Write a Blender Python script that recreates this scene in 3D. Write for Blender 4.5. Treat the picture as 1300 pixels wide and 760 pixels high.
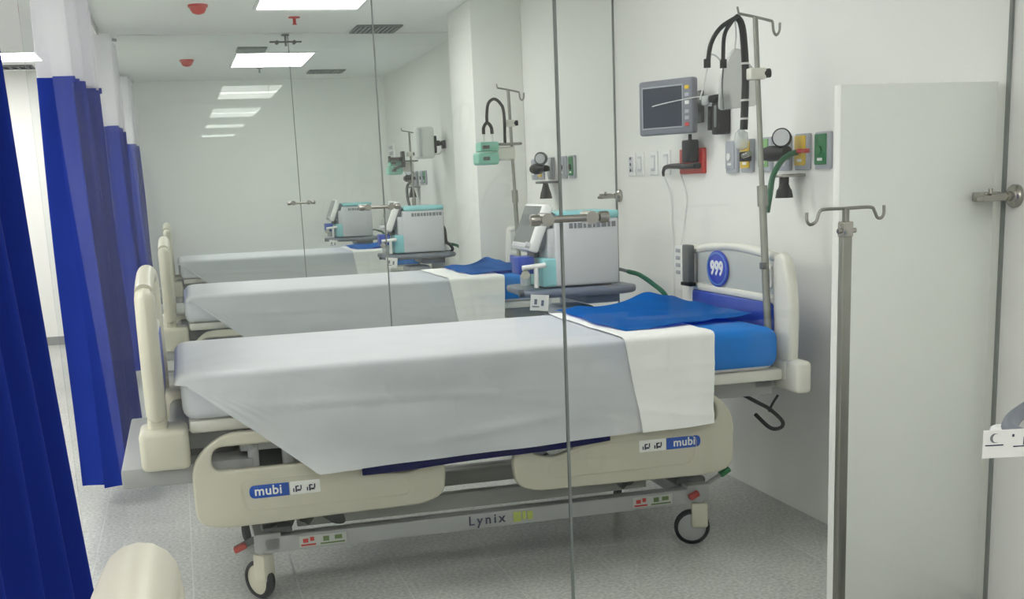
import bpy, bmesh, math, random
from mathutils import Vector, Matrix
random.seed(7)
for o in list(bpy.data.objects): bpy.data.objects.remove(o)
S = bpy.context.scene
COL = S.collection
PI = math.pi

# ------------------------------------------------------------ camera
YAW, PITCH, ROLL = .2626, -.2156, -.0423
FPX, PX, PY = 1506.92, 651.62, 560.33          # 1300 x 760 image
def camera():
    a, b, c = YAW, PITCH, ROLL
    f = Vector((math.sin(a)*math.cos(b), math.cos(a)*math.cos(b), math.sin(b)))
    r = Vector((math.cos(a), -math.sin(a), 0)); u = r.cross(f)
    r2 = math.cos(c)*r + math.sin(c)*u
    u2 = -math.sin(c)*r + math.cos(c)*u
    cam = bpy.data.cameras.new('camera'); o = bpy.data.objects.new('camera', cam); COL.objects.link(o)
    m = Matrix(((r2.x, u2.x, -f.x, 0), (r2.y, u2.y, -f.y, 0), (r2.z, u2.z, -f.z, 1.35), (0, 0, 0, 1)))
    o.matrix_world = m
    cam.sensor_fit = 'HORIZONTAL'; cam.sensor_width = 36; cam.lens = FPX/1300*36
    cam.shift_x = (650-PX)/1300; cam.shift_y = (PY-380)/1300
    cam.clip_start = .05; cam.clip_end = 100
    S.camera = o
camera()
# ------------------------------------------------------------ world / exposure
w = bpy.data.worlds.new('world'); S.world = w; w.use_nodes = True
w.node_tree.nodes['Background'].inputs[0].default_value = (.9, .95, 1, 1)
w.node_tree.nodes['Background'].inputs[1].default_value = .05
S.view_settings.view_transform = 'Standard'; S.view_settings.look = 'None'
S.view_settings.gamma = 1; S.view_settings.exposure = 0.0
LAMP, LAMP_CORRIDOR = 8.2, 18.0          # radiance of the ceiling panels
S.cycles.max_bounces = 14; S.cycles.transparent_max_bounces = 24; S.cycles.diffuse_bounces = 10
S.cycles.caustics_reflective = False; S.cycles.caustics_refractive = False

# ------------------------------------------------------------ materials
def lin(c):
    return tuple(((v/255)/12.92 if v/255 <= .04045 else ((v/255+.055)/1.055)**2.4) for v in c)
def mat(name, rgb, rough=.5, metal=0, var=.06, scale=6, bump=0, bscale=60, coat=0, sheen=0, rgb2=None, spec=.5):
    m = bpy.data.materials.new(name); m.use_nodes = True
    nt = m.node_tree; N = nt.nodes; b = N['Principled BSDF']
    c = lin(rgb); d = lin(rgb2) if rgb2 else tuple(max(0, v*(1-var*2)) for v in c)
    tc = N.new('ShaderNodeTexCoord'); no = N.new('ShaderNodeTexNoise'); no.inputs['Scale'].default_value = scale
    no.inputs['Detail'].default_value = 4
    nt.links.new(tc.outputs['Object'], no.inputs['Vector'])
    r = N.new('ShaderNodeValToRGB'); r.color_ramp.elements[0].position = .3; r.color_ramp.elements[1].position = .7
    r.color_ramp.elements[0].color = d+(1,); r.color_ramp.elements[1].color = c+(1,)
    nt.links.new(no.outputs['Fac'], r.inputs['Fac']); nt.links.new(r.outputs['Color'], b.inputs['Base Color'])
    b.inputs['Roughness'].default_value = rough; b.inputs['Metallic'].default_value = metal
    b.inputs['Specular IOR Level'].default_value = spec
    if coat: b.inputs['Coat Weight'].default_value = coat; b.inputs['Coat Roughness'].default_value = .01; b.inputs['Coat IOR'].default_value = 1.65
    if sheen: b.inputs['Sheen Weight'].default_value = sheen
    if bump:
        n2 = N.new('ShaderNodeTexNoise'); n2.inputs['Scale'].default_value = bscale; n2.inputs['Detail'].default_value = 3
        nt.links.new(tc.outputs['Object'], n2.inputs['Vector'])
        bp = N.new('ShaderNodeBump'); bp.inputs['Strength'].default_value = bump; bp.inputs['Distance'].default_value = .01
        nt.links.new(n2.outputs['Fac'], bp.inputs['Height']); nt.links.new(bp.outputs['Normal'], b.inputs['Normal'])
    return m
def glass_mat(name, tint, f0=.04):
    m = bpy.data.materials.new(name); m.use_nodes = True
    nt = m.node_tree; N = nt.nodes; N.clear(); L = nt.links.new
    out = N.new('ShaderNodeOutputMaterial'); mix = N.new('ShaderNodeMixShader')
    tr = N.new('ShaderNodeBsdfTransparent'); tr.inputs[0].default_value = tint+(1,)
    gl = N.new('ShaderNodeBsdfGlossy'); gl.inputs['Roughness'].default_value = 0.0
    g = N.new('ShaderNodeNewGeometry'); dot = N.new('ShaderNodeVectorMath'); dot.operation = 'DOT_PRODUCT'
    L(g.outputs['Incoming'], dot.inputs[0]); L(g.outputs['Normal'], dot.inputs[1])
    def M(op, a, b=None):
        n = N.new('ShaderNodeMath'); n.operation = op
        for i, v in enumerate((a, b)):
            if v is None: continue
            if isinstance(v, (int, float)): n.inputs[i].default_value = v
            else: L(v, n.inputs[i])
        return n.outputs[0]
    f = M('POWER', M('SUBTRACT', 1, M('ABSOLUTE', dot.outputs['Value'])), 5)   # Schlick, the same from both sides
    f = M('ADD', M('MULTIPLY', f, 1-f0), f0)
    L(f, mix.inputs[0]); L(tr.outputs[0], mix.inputs[1]); L(gl.outputs[0], mix.inputs[2]); L(mix.outputs[0], out.inputs[0])
    return m
def clear_mat(name, rgb, alpha, rough=.3):
    m = mat(name, rgb, rough, var=.03); b = m.node_tree.nodes['Principled BSDF']; b.inputs['Alpha'].default_value = alpha
    return m
def thin_cloth(m, k):
    nt = m.node_tree; N = nt.nodes; out = N['Material Output']; b = N['Principled BSDF']
    mix = N.new('ShaderNodeMixShader'); tr = N.new('ShaderNodeBsdfTransparent'); mix.inputs[0].default_value = k
    nt.links.new(b.outputs[0], mix.inputs[1]); nt.links.new(tr.outputs[0], mix.inputs[2]); nt.links.new(mix.outputs[0], out.inputs['Surface'])
def emit(name, rgb, k):
    m = bpy.data.materials.new(name); m.use_nodes = True; N = m.node_tree.nodes; N.clear()
    e = N.new('ShaderNodeEmission'); o = N.new('ShaderNodeOutputMaterial')
    e.inputs[0].default_value = rgb+(1,); e.inputs[1].default_value = k
    m.node_tree.links.new(e.outputs[0], o.inputs[0]); return m
def tile_mat():
    m = mat('vinyl_tile', (194, 195, 191), .34, var=.0, rgb2=(178, 179, 175), scale=2.2, bump=.02, bscale=90)
    nt = m.node_tree; N = nt.nodes; b = N['Principled BSDF']
    src = b.inputs['Base Color'].links[0].from_socket
    tc = N.new('ShaderNodeTexCoord'); v = N.new('ShaderNodeTexNoise'); v.inputs['Scale'].default_value = 75; v.inputs['Detail'].default_value = 2
    nt.links.new(tc.outputs['Object'], v.inputs['Vector'])
    r = N.new('ShaderNodeValToRGB'); r.color_ramp.elements[0].position = .35; r.color_ramp.elements[1].position = .65
    r.color_ramp.elements[0].color = (.72, .72, .72, 1); r.color_ramp.elements[1].color = (1.12, 1.12, 1.12, 1)
    mx = N.new('ShaderNodeMix'); mx.data_type = 'RGBA'; mx.blend_type = 'MULTIPLY'; mx.inputs[0].default_value = 1
    nt.links.new(v.outputs['Fac'], r.inputs['Fac']); nt.links.new(src, mx.inputs[6]); nt.links.new(r.outputs['Color'], mx.inputs[7])
    nt.links.new(mx.outputs[2], b.inputs['Base Color'])
    return m
M = dict(
    wall=mat('wall_paint', (236, 236, 232), .45, var=.005, scale=1.2, spec=.35),
    backw=mat('lacquered_panel', (250, 251, 249), .35, var=.004, scale=1.2, coat=1.0), ceil=mat('ceiling_paint', (247, 249, 247), .7, var=.01, scale=1),
    tile=tile_mat(), grout=mat('weld_seam', (205, 206, 203), .5, var=.03),
    glass=glass_mat('clear_glass', (.985, .996, .988), .03), edge=mat('glass_edge', (132, 138, 134), .35),
    chrome=mat('brushed_steel', (175, 172, 165), .25, 1, var=.05, scale=20), steel=mat('satin_steel', (150, 150, 143), .38, .85, var=.06, scale=15),
    cream=mat('cream_plastic', (198, 194, 177), .35, var=.02), creamlight=mat('pale_cream_plastic', (224, 222, 212), .33, var=.02),
    greymetal=mat('grey_painted_metal', (165, 167, 166), .4, .1, var=.04), darkmetal=mat('dark_grey_metal', (98, 101, 100), .45, .3),
    bumper=mat('grey_bumper', (150, 152, 151), .5, var=.04), insert=mat('grey_insert', (186, 189, 184), .4, var=.03),
    bluepl=mat('blue_plastic', (28, 66, 172), .35, var=.05), navy=mat('navy_cloth', (30, 36, 110), .85, var=.05),
    rubber=mat('black_rubber', (32, 33, 37), .6, var=.05), black=mat('black_plastic', (16, 16, 18), .45, var=.05, spec=.3),
    sheet=mat('white_cotton', (222, 224, 228), .9, var=.02, scale=9, bump=.3, bscale=6),
    fold=mat('white_cotton_fold', (247, 247, 245), .9, var=.015, scale=9, bump=.12, bscale=9, sheen=.15),
    fitted=mat('fitted_sheet', (214, 217, 224), .9, var=.03, bump=.1, bscale=8),
    bluecl=mat('blue_cotton', (24, 124, 214), .9, var=.05, scale=7, bump=.25, bscale=7, spec=.2),
    curtain=mat('royal_blue_curtain', (27, 50, 146), .9, var=.05, scale=5, spec=.2),
    mesh=None,
    boardw=mat('white_laminate', (248, 248, 245), .35, var=.004), white=mat('white_plastic', (236, 237, 235), .35, var=.015), offwhite=mat('equipment_grey', (204, 206, 210), .4, var=.02),
    turq=mat('turquoise_plastic', (146, 210, 214), .4, var=.04), mint=mat('mint_plastic', (140, 205, 185), .4, var=.04),
    tray=mat('slate_tray', (112, 117, 128), .38, var=.05), slate=mat('slate_bezel', (118, 121, 132), .35, var=.04),
    screen=mat('dark_screen', (62, 68, 80), .12, var=.08, scale=5), greyscreen=mat('unlit_grey_screen', (128, 133, 133), .2, var=.05),
    redpad=mat('red_pedal', (168, 62, 52), .5, var=.05), red=mat('red_plastic', (200, 40, 32), .4, var=.05), yellow=mat('yellow_plastic', (226, 190, 52), .4, var=.05),
    green=mat('green_plastic', (22, 118, 62), .4, var=.05), lgreen=mat('pale_green_plastic', (128, 176, 112), .4, var=.05),
    outgrey=mat('outlet_grey', (168, 172, 180), .4, var=.03), hosegreen=mat('green_hose', (20, 92, 58), .45, var=.08),
    vent=mat('grille_grey', (120, 126, 124), .5, var=.05), ventd=mat('grille_dark', (52, 56, 55), .7),
    label=mat('label_white', (236, 236, 232), .5, var=.01), logoblue=mat('logo_blue', (32, 84, 178), .4, var=.02),
    badge=mat('badge_blue', (22, 56, 180), .3, var=.02), badgering=mat('badge_ring', (90, 140, 200), .3), ink=mat('dark_ink', (48, 54, 78), .6), olive=mat('lime_print', (172, 184, 88), .5, var=.05),
    inkgrey=mat('grey_ink', (120, 124, 130), .6), redink=mat('red_print', (190, 60, 56), .5), greenink=mat('green_print', (96, 120, 64), .5),
    cable=mat('white_cable', (226, 228, 226), .5), bag=clear_mat('clear_vinyl', (212, 214, 212), .5, .25), clear=clear_mat('clear_plastic', (215, 220, 218), .5, .15),
    lamp=emit('lamp_diffuser', (1, .985, .955), LAMP), lampc=emit('corridor_lamp_diffuser', (1, .985, .955), LAMP_CORRIDOR),
    tape=mat('white_tape', (225, 225, 220), .6))
def mesh_mat():
    m = bpy.data.materials.new('curtain_mesh'); m.use_nodes = True
    nt = m.node_tree; N = nt.nodes; N.clear(); L = nt.links.new
    out = N.new('ShaderNodeOutputMaterial'); mix = N.new('ShaderNodeMixShader'); add = N.new('ShaderNodeMixShader')
    d = N.new('ShaderNodeBsdfDiffuse'); d.inputs[0].default_value = lin((236, 235, 240))+(1,)
    t = N.new('ShaderNodeBsdfTranslucent'); t.inputs[0].default_value = lin((236, 235, 240))+(1,)
    tr = N.new('ShaderNodeBsdfTransparent'); mix.inputs[0].default_value = .66; add.inputs[0].default_value = .4
    L(d.outputs[0], add.inputs[1]); L(t.outputs[0], add.inputs[2]); L(tr.outputs[0], mix.inputs[1]); L(add.outputs[0], mix.inputs[2]); L(mix.outputs[0], out.inputs[0])
    return m
M['mesh'] = mesh_mat()
thin_cloth(M['sheet'], .2)

# ------------------------------------------------------------ geometry helpers
def new(): return bmesh.new()
def box(bm, x0, x1, y0, y1, z0, z1, bev=0, seg=2, mtx=None):
    r = bmesh.ops.create_cube(bm, size=1)
    vs = r['verts']
    for v in vs:
        v.co = Vector((x0+(v.co.x+.5)*(x1-x0), y0+(v.co.y+.5)*(y1-y0), z0+(v.co.z+.5)*(z1-z0)))
    if bev:
        es = list({e for v in vs for e in v.link_edges})
        r = bmesh.ops.bevel(bm, geom=es, offset=bev, segments=seg, affect='EDGES', profile=.5)
        vs = list({v for f in r['faces'] for v in f.verts} | {v for v in vs if v.is_valid})
        st = list(vs); seen = set(vs)
        while st:
            v = st.pop()
            for e in v.link_edges:
                o = e.other_vert(v)
                if o not in seen: seen.add(o); st.append(o)
        vs = list(seen)
    if mtx:
        for v in vs: v.co = mtx @ v.co
    return bm
def frame_of(d):
    d = d.normalized(); a = Vector((0, 0, 1)) if abs(d.z) < .9 else Vector((1, 0, 0))
    u = d.cross(a).normalized(); return u, d.cross(u)
def cyl(bm, p0, p1, r0, r1=None, n=16):
    p0, p1 = Vector(p0), Vector(p1); r1 = r0 if r1 is None else r1
    u, v = frame_of(p1-p0)
    A = [bm.verts.new(p0+(u*math.cos(2*PI*i/n)+v*math.sin(2*PI*i/n))*r0) for i in range(n)]
    B = [bm.verts.new(p1+(u*math.cos(2*PI*i/n)+v*math.sin(2*PI*i/n))*r1) for i in range(n)]
    for i in range(n): bm.faces.new((A[i], A[(i+1) % n], B[(i+1) % n], B[i]))
    bm.faces.new(A[::-1]); bm.faces.new(B)
    return bm
def spline(pts, k=6):
    P = [Vector(p) for p in pts]; out = []
    for i in range(len(P)-1):
        a = P[i-1] if i else P[0]*2-P[1]; b = P[i]; c = P[i+1]; d = P[i+2] if i+2 < len(P) else c*2-b
        for j in range(k):
            t = j/k
            out.append(.5*((2*b)+(c-a)*t+(2*a-5*b+4*c-d)*t*t+(3*b-a-3*c+d)*t**3))
    return out+[P[-1]]
def tube(bm, pts, r, n=8, k=6, smooth=True):
    P = spline(pts, k) if smooth and len(pts) > 2 else [Vector(p) for p in pts]
    u = None; rings = []
    for i, p in enumerate(P):
        d = (P[min(i+1, len(P)-1)]-P[max(i-1, 0)]).normalized()
        if u is None: u, v = frame_of(d)
        else:
            u = (u-d*u.dot(d)).normalized(); v = d.cross(u)
        rr = r(i/(len(P)-1)) if callable(r) else r
        rings.append([bm.verts.new(p+(u*math.cos(2*PI*j/n)+v*math.sin(2*PI*j/n))*rr) for j in range(n)])
    for a, b in zip(rings, rings[1:]):
        for j in range(n): bm.faces.new((a[j], a[(j+1) % n], b[(j+1) % n], b[j]))
    bm.faces.new(rings[0][::-1]); bm.faces.new(rings[-1])
    return bm
def lathe(bm, prof, c, axis=(0, 0, 1), n=24, close=True):
    c = Vector(c); ax = Vector(axis).normalized(); u, v = frame_of(ax); rings = []
    for r, h in prof:
        rings.append([bm.verts.new(c+ax*h+(u*math.cos(2*PI*j/n)+v*math.sin(2*PI*j/n))*max(r, 1e-4)) for j in range(n)])
    for a, b in zip(rings, rings[1:]):
        for j in range(n): bm.faces.new((a[j], a[(j+1) % n], b[(j+1) % n], b[j]))
    if close: bm.faces.new(rings[0][::-1]); bm.faces.new(rings[-1])
    return bm
def rounded(pts, r, k=5):
    out = []; n = len(pts)
    for i in range(n):
        p = Vector(pts[i]); a = Vector(pts[i-1]); b = Vector(pts[(i+1) % n])
        rr = r[i] if isinstance(r, (list, tuple)) else r
        rr = min(rr, (a-p).length*.48, (b-p).length*.48)
        s = p+(a-p).normalized()*rr; e = p+(b-p).normalized()*rr
        for j in range(k+1):
            t = j/k; out.append((1-t)**2*s+2*t*(1-t)*p+t*t*e)
    return out
def ellipse(cx, cy, rx, ry, n=28): return [Vector((cx+rx*math.cos(2*PI*i/n), cy+ry*math.sin(2*PI*i/n))) for i in range(n)]
def from_curve(cu):
    o = bpy.data.objects.new('tmp', cu); COL.objects.link(o)
    bpy.context.view_layer.update()
    dg = bpy.context.evaluated_depsgraph_get()
    me = bpy.data.meshes.new_from_object(o.evaluated_get(dg))
    bpy.data.objects.remove(o); bpy.data.curves.remove(cu)
    bm = bmesh.new(); bm.from_mesh(me); bpy.data.meshes.remove(me)
    bmesh.ops.remove_doubles(bm, verts=bm.verts, dist=1e-5)
    return bm
def prof(outlines, depth, bevel=0, mtx=None):
    """flat outline with holes, in xy, thickened along z"""
    cu = bpy.data.curves.new('c', 'CURVE'); cu.dimensions = '2D'; cu.fill_mode = 'BOTH'
    for pts in outlines:
        s = cu.splines.new('POLY'); s.points.add(len(pts)-1); s.use_cyclic_u = True
        for p, q in zip(s.points, pts): p.co = (q[0], q[1], 0, 1)
    cu.extrude = depth/2-bevel; cu.bevel_depth = bevel; cu.bevel_resolution = 2; cu.offset = -bevel
    bm = from_curve(cu)
    if mtx: bmesh.ops.transform(bm, matrix=mtx, verts=bm.verts)
    return bm
def text(body, size, depth=.001, mtx=None, spacing=1.0, align='CENTER', bold=0):
    cu = bpy.data.curves.new('t', 'FONT'); cu.body = body; cu.size = size; cu.extrude = depth; cu.space_character = spacing
    cu.align_x = align; cu.align_y = 'CENTER'; cu.resolution_u = 3; cu.offset = bold
    bm = from_curve(cu)
    if mtx: bmesh.ops.transform(bm, matrix=mtx, verts=bm.verts)
    return bm
def basis(o, x, y):
    x = Vector(x).normalized(); y = Vector(y); y = (y-x*y.dot(x)).normalized(); z = x.cross(y)
    return Matrix(((x.x, y.x, z.x, o[0]), (x.y, y.y, z.y, o[1]), (x.z, y.z, z.z, o[2]), (0, 0, 0, 1)))
def XZ(y): return basis((0, y, 0), (1, 0, 0), (0, 0, 1))          # outline x,z ; faces -y
def YZ(x): return basis((x, 0, 0), (0, -1, 0), (0, 0, 1))         # outline -y,z ; faces -x
ORG = {}
def finish(bm, m, name, sharp=38):
    bmesh.ops.recalc_face_normals(bm, faces=bm.faces)
    for f in bm.faces: f.smooth = True
    lim = math.radians(sharp)
    for e in bm.edges:
        if len(e.link_faces) != 2 or e.calc_face_angle(0) > lim: e.smooth = False
    me = bpy.data.meshes.new(name); bm.to_mesh(me); bm.free(); me.materials.append(m)
    return me
def part(name, bm, m, parent, label=None, sharp=38, kind=None):
    org = ORG[parent.name]
    bmesh.ops.translate(bm, vec=-org, verts=bm.verts)
    o = bpy.data.objects.new(name, finish(bm, m, name, sharp)); COL.objects.link(o); o.parent = parent
    ORG[o.name] = org
    if label: o['label'] = label
    if kind: o['kind'] = kind
    return o
def thing(name, label, cat, loc, group=None):
    o = bpy.data.objects.new(name, None); COL.objects.link(o); o.location = loc; o.empty_display_size = .1
    ORG[o.name] = Vector(loc); o['label'] = label; o['category'] = cat
    if group: o['group'] = group
    return o
def single(name, bm, m, label, cat, loc, group=None, sharp=38):
    bmesh.ops.translate(bm, vec=-Vector(loc), verts=bm.verts)
    o = bpy.data.objects.new(name, finish(bm, m, name, sharp)); COL.objects.link(o); o.location = loc
    ORG[o.name] = Vector(loc); o['label'] = label; o['category'] = cat
    if group: o['group'] = group
    return o
def struct(name, bm, m, parent=None, loc=(0, 0, 0)):
    if parent: return part(name, bm, m, parent)
    o = bpy.data.objects.new(name, finish(bm, m, name)); COL.objects.link(o); o['kind'] = 'structure'; ORG[o.name] = Vector((0, 0, 0))
    return o
def dup(root, d, label, group=None, skip=()):
    r = root.copy(); COL.objects.link(r); r.location = root.location+Vector(d); r['label'] = label
    ORG[r.name] = ORG[root.name]
    if group: r['group'] = group
    for ch in list(root.children):
        if ch.name.split('.')[0] in skip: continue
        c = ch.copy(); COL.objects.link(c); c.parent = r
        for g in list(ch.children):
            e = g.copy(); COL.objects.link(e); e.parent = c
    return r

# ------------------------------------------------------------ room shell
HW = 2.31; CZ = 2.52; X0 = -3.7; Y0 = -4.6; YB = 13.42
fl = struct('floor', box(new(), X0-.1, HW+.1, Y0-.1, YB+.1, -.12, -.0009), M['grout'])
TW, TL = .356, 1.02
tx0 = -.43-3*TW
t0 = None
nx = int((HW-tx0)/TW)+1; ny = 14
for j in range(ny):
    for i in range(nx):
        xa = tx0+i*TW; xb = min(xa+TW, HW); ya = -.04+j*TL; yb = min(ya+TL, YB)
        if xb-xa < .02: continue
        full = abs(xb-xa-TW) < 1e-6 and abs(yb-ya-TL) < 1e-6
        if full and t0:
            o = bpy.data.objects.new('tile', t0.data); COL.objects.link(o); o.parent = fl; o.location = (xa, ya, 0)
            o.location.z = 0
        else:
            bm = new(); box(bm, .002, xb-xa-.002, .002, yb-ya-.002, -.004, 0)
            o = bpy.data.objects.new('tile', finish(bm, M['tile'], 'tile')); COL.objects.link(o); o.parent = fl; o.location = (xa, ya, 0)
            if full: t0 = o
part('floor_covering', box(box(new(), X0, tx0-.002, Y0, YB, -.004, 0), tx0, HW, Y0, -.042, -.004, 0), M['tile'], fl)
struct('ceiling', box(new(), X0-.1, HW+.1, Y0-.1, YB+.1, CZ, CZ+.1), M['ceil'])
struct('wall_right', box(new(), HW, HW+.1, Y0-.1, YB+.1, 0, CZ), M['wall'])
struct('wall_back', box(new(), -.9, HW, YB, YB+.1, 0, CZ), M['backw'])
struct('wall_corridor_end', box(new(), X0, -.9, 12.1, 12.2, 0, CZ), M['wall'])
struct('wall_corridor_return', box(new(), -.95, -.9, 12.2, YB+.1, 0, CZ), M['wall'])
struct('wall_left', box(new(), X0-.1, X0, Y0, YB, 0, CZ), M['wall'])
struct('wall_front', box(new(), X0, HW, Y0-.1, Y0, 0, CZ), M['wall'])
struct('baseboard_corridor', box(new(), X0, -.9, 12.085, 12.1, 0, .08), M['bumper'])
struct('wall_pilaster', box(new(), 1.965, HW, 7.95, 8.62, 0, CZ, .004), M['wall'])

# glass partitions
def partition(n, y, jx, xl=-.30):
    r = bpy.data.objects.new('window_%d' % n, None); COL.objects.link(r); r['kind'] = 'structure'; ORG[r.name] = Vector((0, 0, 0))
    part('glass_pane', box(new(), xl, jx-.003, y-.005, y+.005, .015, CZ-.01), M['glass'], r)
    part('glass_pane', box(new(), jx+.003, HW-.006, y-.005, y+.005, .015, CZ-.01), M['glass'], r)
    part('joint_strip', box(new(), jx-.003, jx+.003, y-.006, y+.006, .015, CZ-.01), M['edge'], r)
    part('wall_seal', box(new(), HW-.008, HW, y-.006, y+.006, .015, CZ-.01), M['edge'], r)
    part('top_channel', box(new(), xl, HW, y-.012, y+.012, CZ-.006, CZ), M['white'], r)
    part('floor_channel', box(new(), xl, HW, y-.01, y+.01, 0, .016), M['greymetal'], r)
    return r
BAY = ['front', 'second', 'third', 'rearmost']
for n, (y, jx) in enumerate(((3.0, .961), (6.2, 1.03), (9.6, .936))): partition(n+1, y, jx)

def bar_clamp(x, y, z, label, group):
    t = thing('glass_clamp_bar', label, 'bracket', (x, y, z), group)
    part('rod', cyl(new(), (x-.085, y-.035, z), (x+.085, y-.035, z), .0095), M['chrome'], t)
    for s in (-1, 1):
        part('standoff', cyl(new(), (x+s*.06, y-.045, z), (x+s*.06, y+.018, z), .017), M['chrome'], t)
        part('end_cap', lathe(new(), [(.008, -.016), (.015, -.012), (.016, 0), (.015, .012), (.008, .016)], (x+s*.093, y-.035, z), (1, 0, 0), 14), M['chrome'], t)
    return t
bar_clamp(.972, 3.0, 1.25, 'steel clamp bar across the joint of the nearest glass wall', 'bars clamping the glass joints')
bar_clamp(1.0, 6.2, 1.25, 'small steel clamp bar on the glass joint in front of the middle bed', 'bars clamping the glass joints')
bar_clamp(.938, 9.6, 1.255, 'tiny steel clamp bar on the glass joint seen above the farthest bed', 'bars clamping the glass joints')
def top_clamp(x, y, z, label):
    t = thing('ceiling_clamp', label, 'bracket', (x, y, CZ-.012))
    part('stem', cyl(new(), (x, y-.03, z-.03), (x, y-.03, CZ-.012), .008), M['darkmetal'], t)
    part('rod', cyl(new(), (x-.12, y-.03, z), (x+.12, y-.03, z), .006), M['darkmetal'], t)
    for s in (-1, 1): part('standoff', cyl(new(), (x+s*.065, y-.045, z-.003), (x+s*.065, y+.01, z-.003), .014), M['darkmetal'], t)
    part('ceiling_plate', cyl(new(), (x, y-.03, CZ-.02), (x, y-.03, CZ-.012), .03), M['darkmetal'], t)
top_clamp(.915, 9.6, 2.455, 'dark cross shaped clamp under the ceiling in front of the far ceiling light')
def wall_clamp(y, label):
    x = HW; z = 1.25
    t = thing('wall_clamp', label, 'bracket', (x, y, z), 'clamps holding the glass to the wall')
    part('flange', lathe(new(), [(.033, 0), (.033, -.010), (.028, -.016), (.014, -.02), (.014, -.034)], (x, y-.05, z), (1, 0, 0)), M['chrome'], t)
    part('arm', box(cyl(new(), (x-.02, y-.05, z), (x-.105, y-.04, z-.002), .011), x-.1, x-.045, y-.045, y+.016, z-.012, z+.014, .004), M['chrome'], t)
    part('tip', cyl(new(), (x-.1, y-.04, z-.003), (x-.125, y-.038, z-.005), .010, .006), M['chrome'], t)
    part('screw', cyl(new(), (x-.085, y-.048, z+.01), (x-.085, y-.048, z+.024), .006), M['chrome'], t)
wall_clamp(3.0, 'steel wall clamp with round flange at the right end of the nearest glass wall')
wall_clamp(6.2, 'steel wall clamp on the white wall left of the light switches, below the monitor')

# white low partition board behind the nearest glass
t = thing('partition_board', 'plain white board standing against the wall right behind the nearest glass', 'panel', (2.03, 3.05, 0))
part('board', box(new(), 1.79, HW-.014, 3.03, 3.065, 0.004, 1.572, .003), M['boardw'], t)

# ceiling lights
def light(cx, cy, label, wx=.66, wy=1.14, lm='lamp'):
    t = thing('ceiling_light', label, 'light', (cx, cy, CZ), 'recessed ceiling light panels')
    bm = new()
    for a in ((cx-wx/2-.02, cx-wx/2, cy-wy/2-.02, cy+wy/2+.02), (cx+wx/2, cx+wx/2+.02, cy-wy/2-.02, cy+wy/2+.02),
              (cx-wx/2, cx+wx/2, cy-wy/2-.02, cy-wy/2), (cx-wx/2, cx+wx/2, cy+wy/2, cy+wy/2+.02)): box(bm, *a, CZ-.01, CZ-.0005)
    part('frame', bm, M['white'], t)
    part('diffuser', box(new(), cx-wx/2, cx+wx/2, cy-wy/2, cy+wy/2, CZ-.006, CZ-.0005), M[lm], t)
light(.95, 7.72, 'bright ceiling light panel at the top edge above the middle bed')
light(.95, 11.43, 'bright ceiling light panel over the farthest bed')
light(.95, 4.6, 'ceiling light panel above the nearest bed behind glass')
light(.95, .95, 'ceiling light panel above the bay in front of the glass')
light(-1.58, 10.9, 'bright ceiling light panel in the corridor left of the curtains', 1.2, .62, 'lampc')
for y, lb in ((7.3, 'beside the middle curtain'), (3.7, 'beside the nearest curtain'), (.1, 'beside the viewer'), (-3.2, 'added for fill behind the viewer')):  # the row behind the viewer is added to light the board from the front
    light(-1.7, y, 'corridor ceiling light panel ' + lb, 1.2, .62, 'lampc')
    if y < 7: light(-3.0, y, 'extra outer corridor fill light panel ' + lb, 1.0, .62, 'lampc')  # unseen outer column, added as fill for walls and ceiling
def vent(x0, x1, y0, y1, label):
    t = thing('ceiling_vent', label, 'vent', ((x0+x1)/2, (y0+y1)/2, CZ), 'ceiling air vents')
    part('backing', box(new(), x0, x1, y0, y1, CZ-.003, CZ-.0005), M['ventd'], t)
    n = 9
    for i in range(n):
        x = x0+(i+.5)*(x1-x0)/n
        part('slat', box(new(), x-.011, x+.011, y0+.015, y1-.015, CZ-.016, CZ-.004), M['vent'], t)
    bm = new()
    for a in ((x0-.015, x1+.015, y0-.015, y0+.015), (x0-.015, x1+.015, y1-.015, y1+.015), (x0-.015, x0, y0, y1), (x1, x1+.015, y0, y1)): box(bm, *a, CZ-.012, CZ-.0005)
    part('frame', bm, M['vent'], t)
vent(1.42, 1.73, 9.15, 9.55, 'slatted grey ceiling vent right of the brightest ceiling light')
vent(.62, .83, 10.45, 10.75, 'small grey ceiling vent just before the far ceiling light')
vent(1.42, 1.75, 12.45, 12.75, 'thin grey ceiling vent near the back wall')
vent(-1.75, -1.12, 11.6, 11.85, 'grey ceiling vent beyond the corridor light')
def dome(x, y, label, m='red'):
    t = thing('smoke_detector', label, 'alarm', (x, y, CZ), 'red ceiling alarms')
    part('base', lathe(new(), [(.062, 0), (.062, -.014), (.05, -.016)], (x, y, CZ), n=20), M['red'], t)
    part('dome', lathe(new(), [(.052, -.014), (.05, -.03), (.036, -.05), (.012, -.058), (.002, -.058)], (x, y, CZ), n=20), M['red'], t)
dome(.248, 8.15, 'red domed ceiling alarm at the top edge of the photo, the nearer of two')
dome(.206, 11.37, 'small red ceiling alarm left of the far ceiling light')
t = thing('sprinkler', 'small red sprinkler head between the two ceiling lights', 'sprinkler', (.905, 8.72, CZ))
part('cover', lathe(new(), [(.04, 0), (.04, -.006), (.015, -.008)], (.905, 8.72, CZ), n=16), M['red'], t)
part('head', cyl(new(), (.905, 8.72, CZ-.045), (.905, 8.72, CZ-.006), .011), M['red'], t)
part('deflector', cyl(new(), (.905, 8.72, CZ-.05), (.905, 8.72, CZ-.045), .016), M['red'], t)
t = thing('sprinkler', 'tiny grey sprinkler head just behind the far ceiling light', 'sprinkler', (.895, 12.2, CZ))
part('cover', lathe(new(), [(.03, 0), (.03, -.005), (.012, -.008)], (.895, 12.2, CZ), n=12), M['vent'], t)
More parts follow.
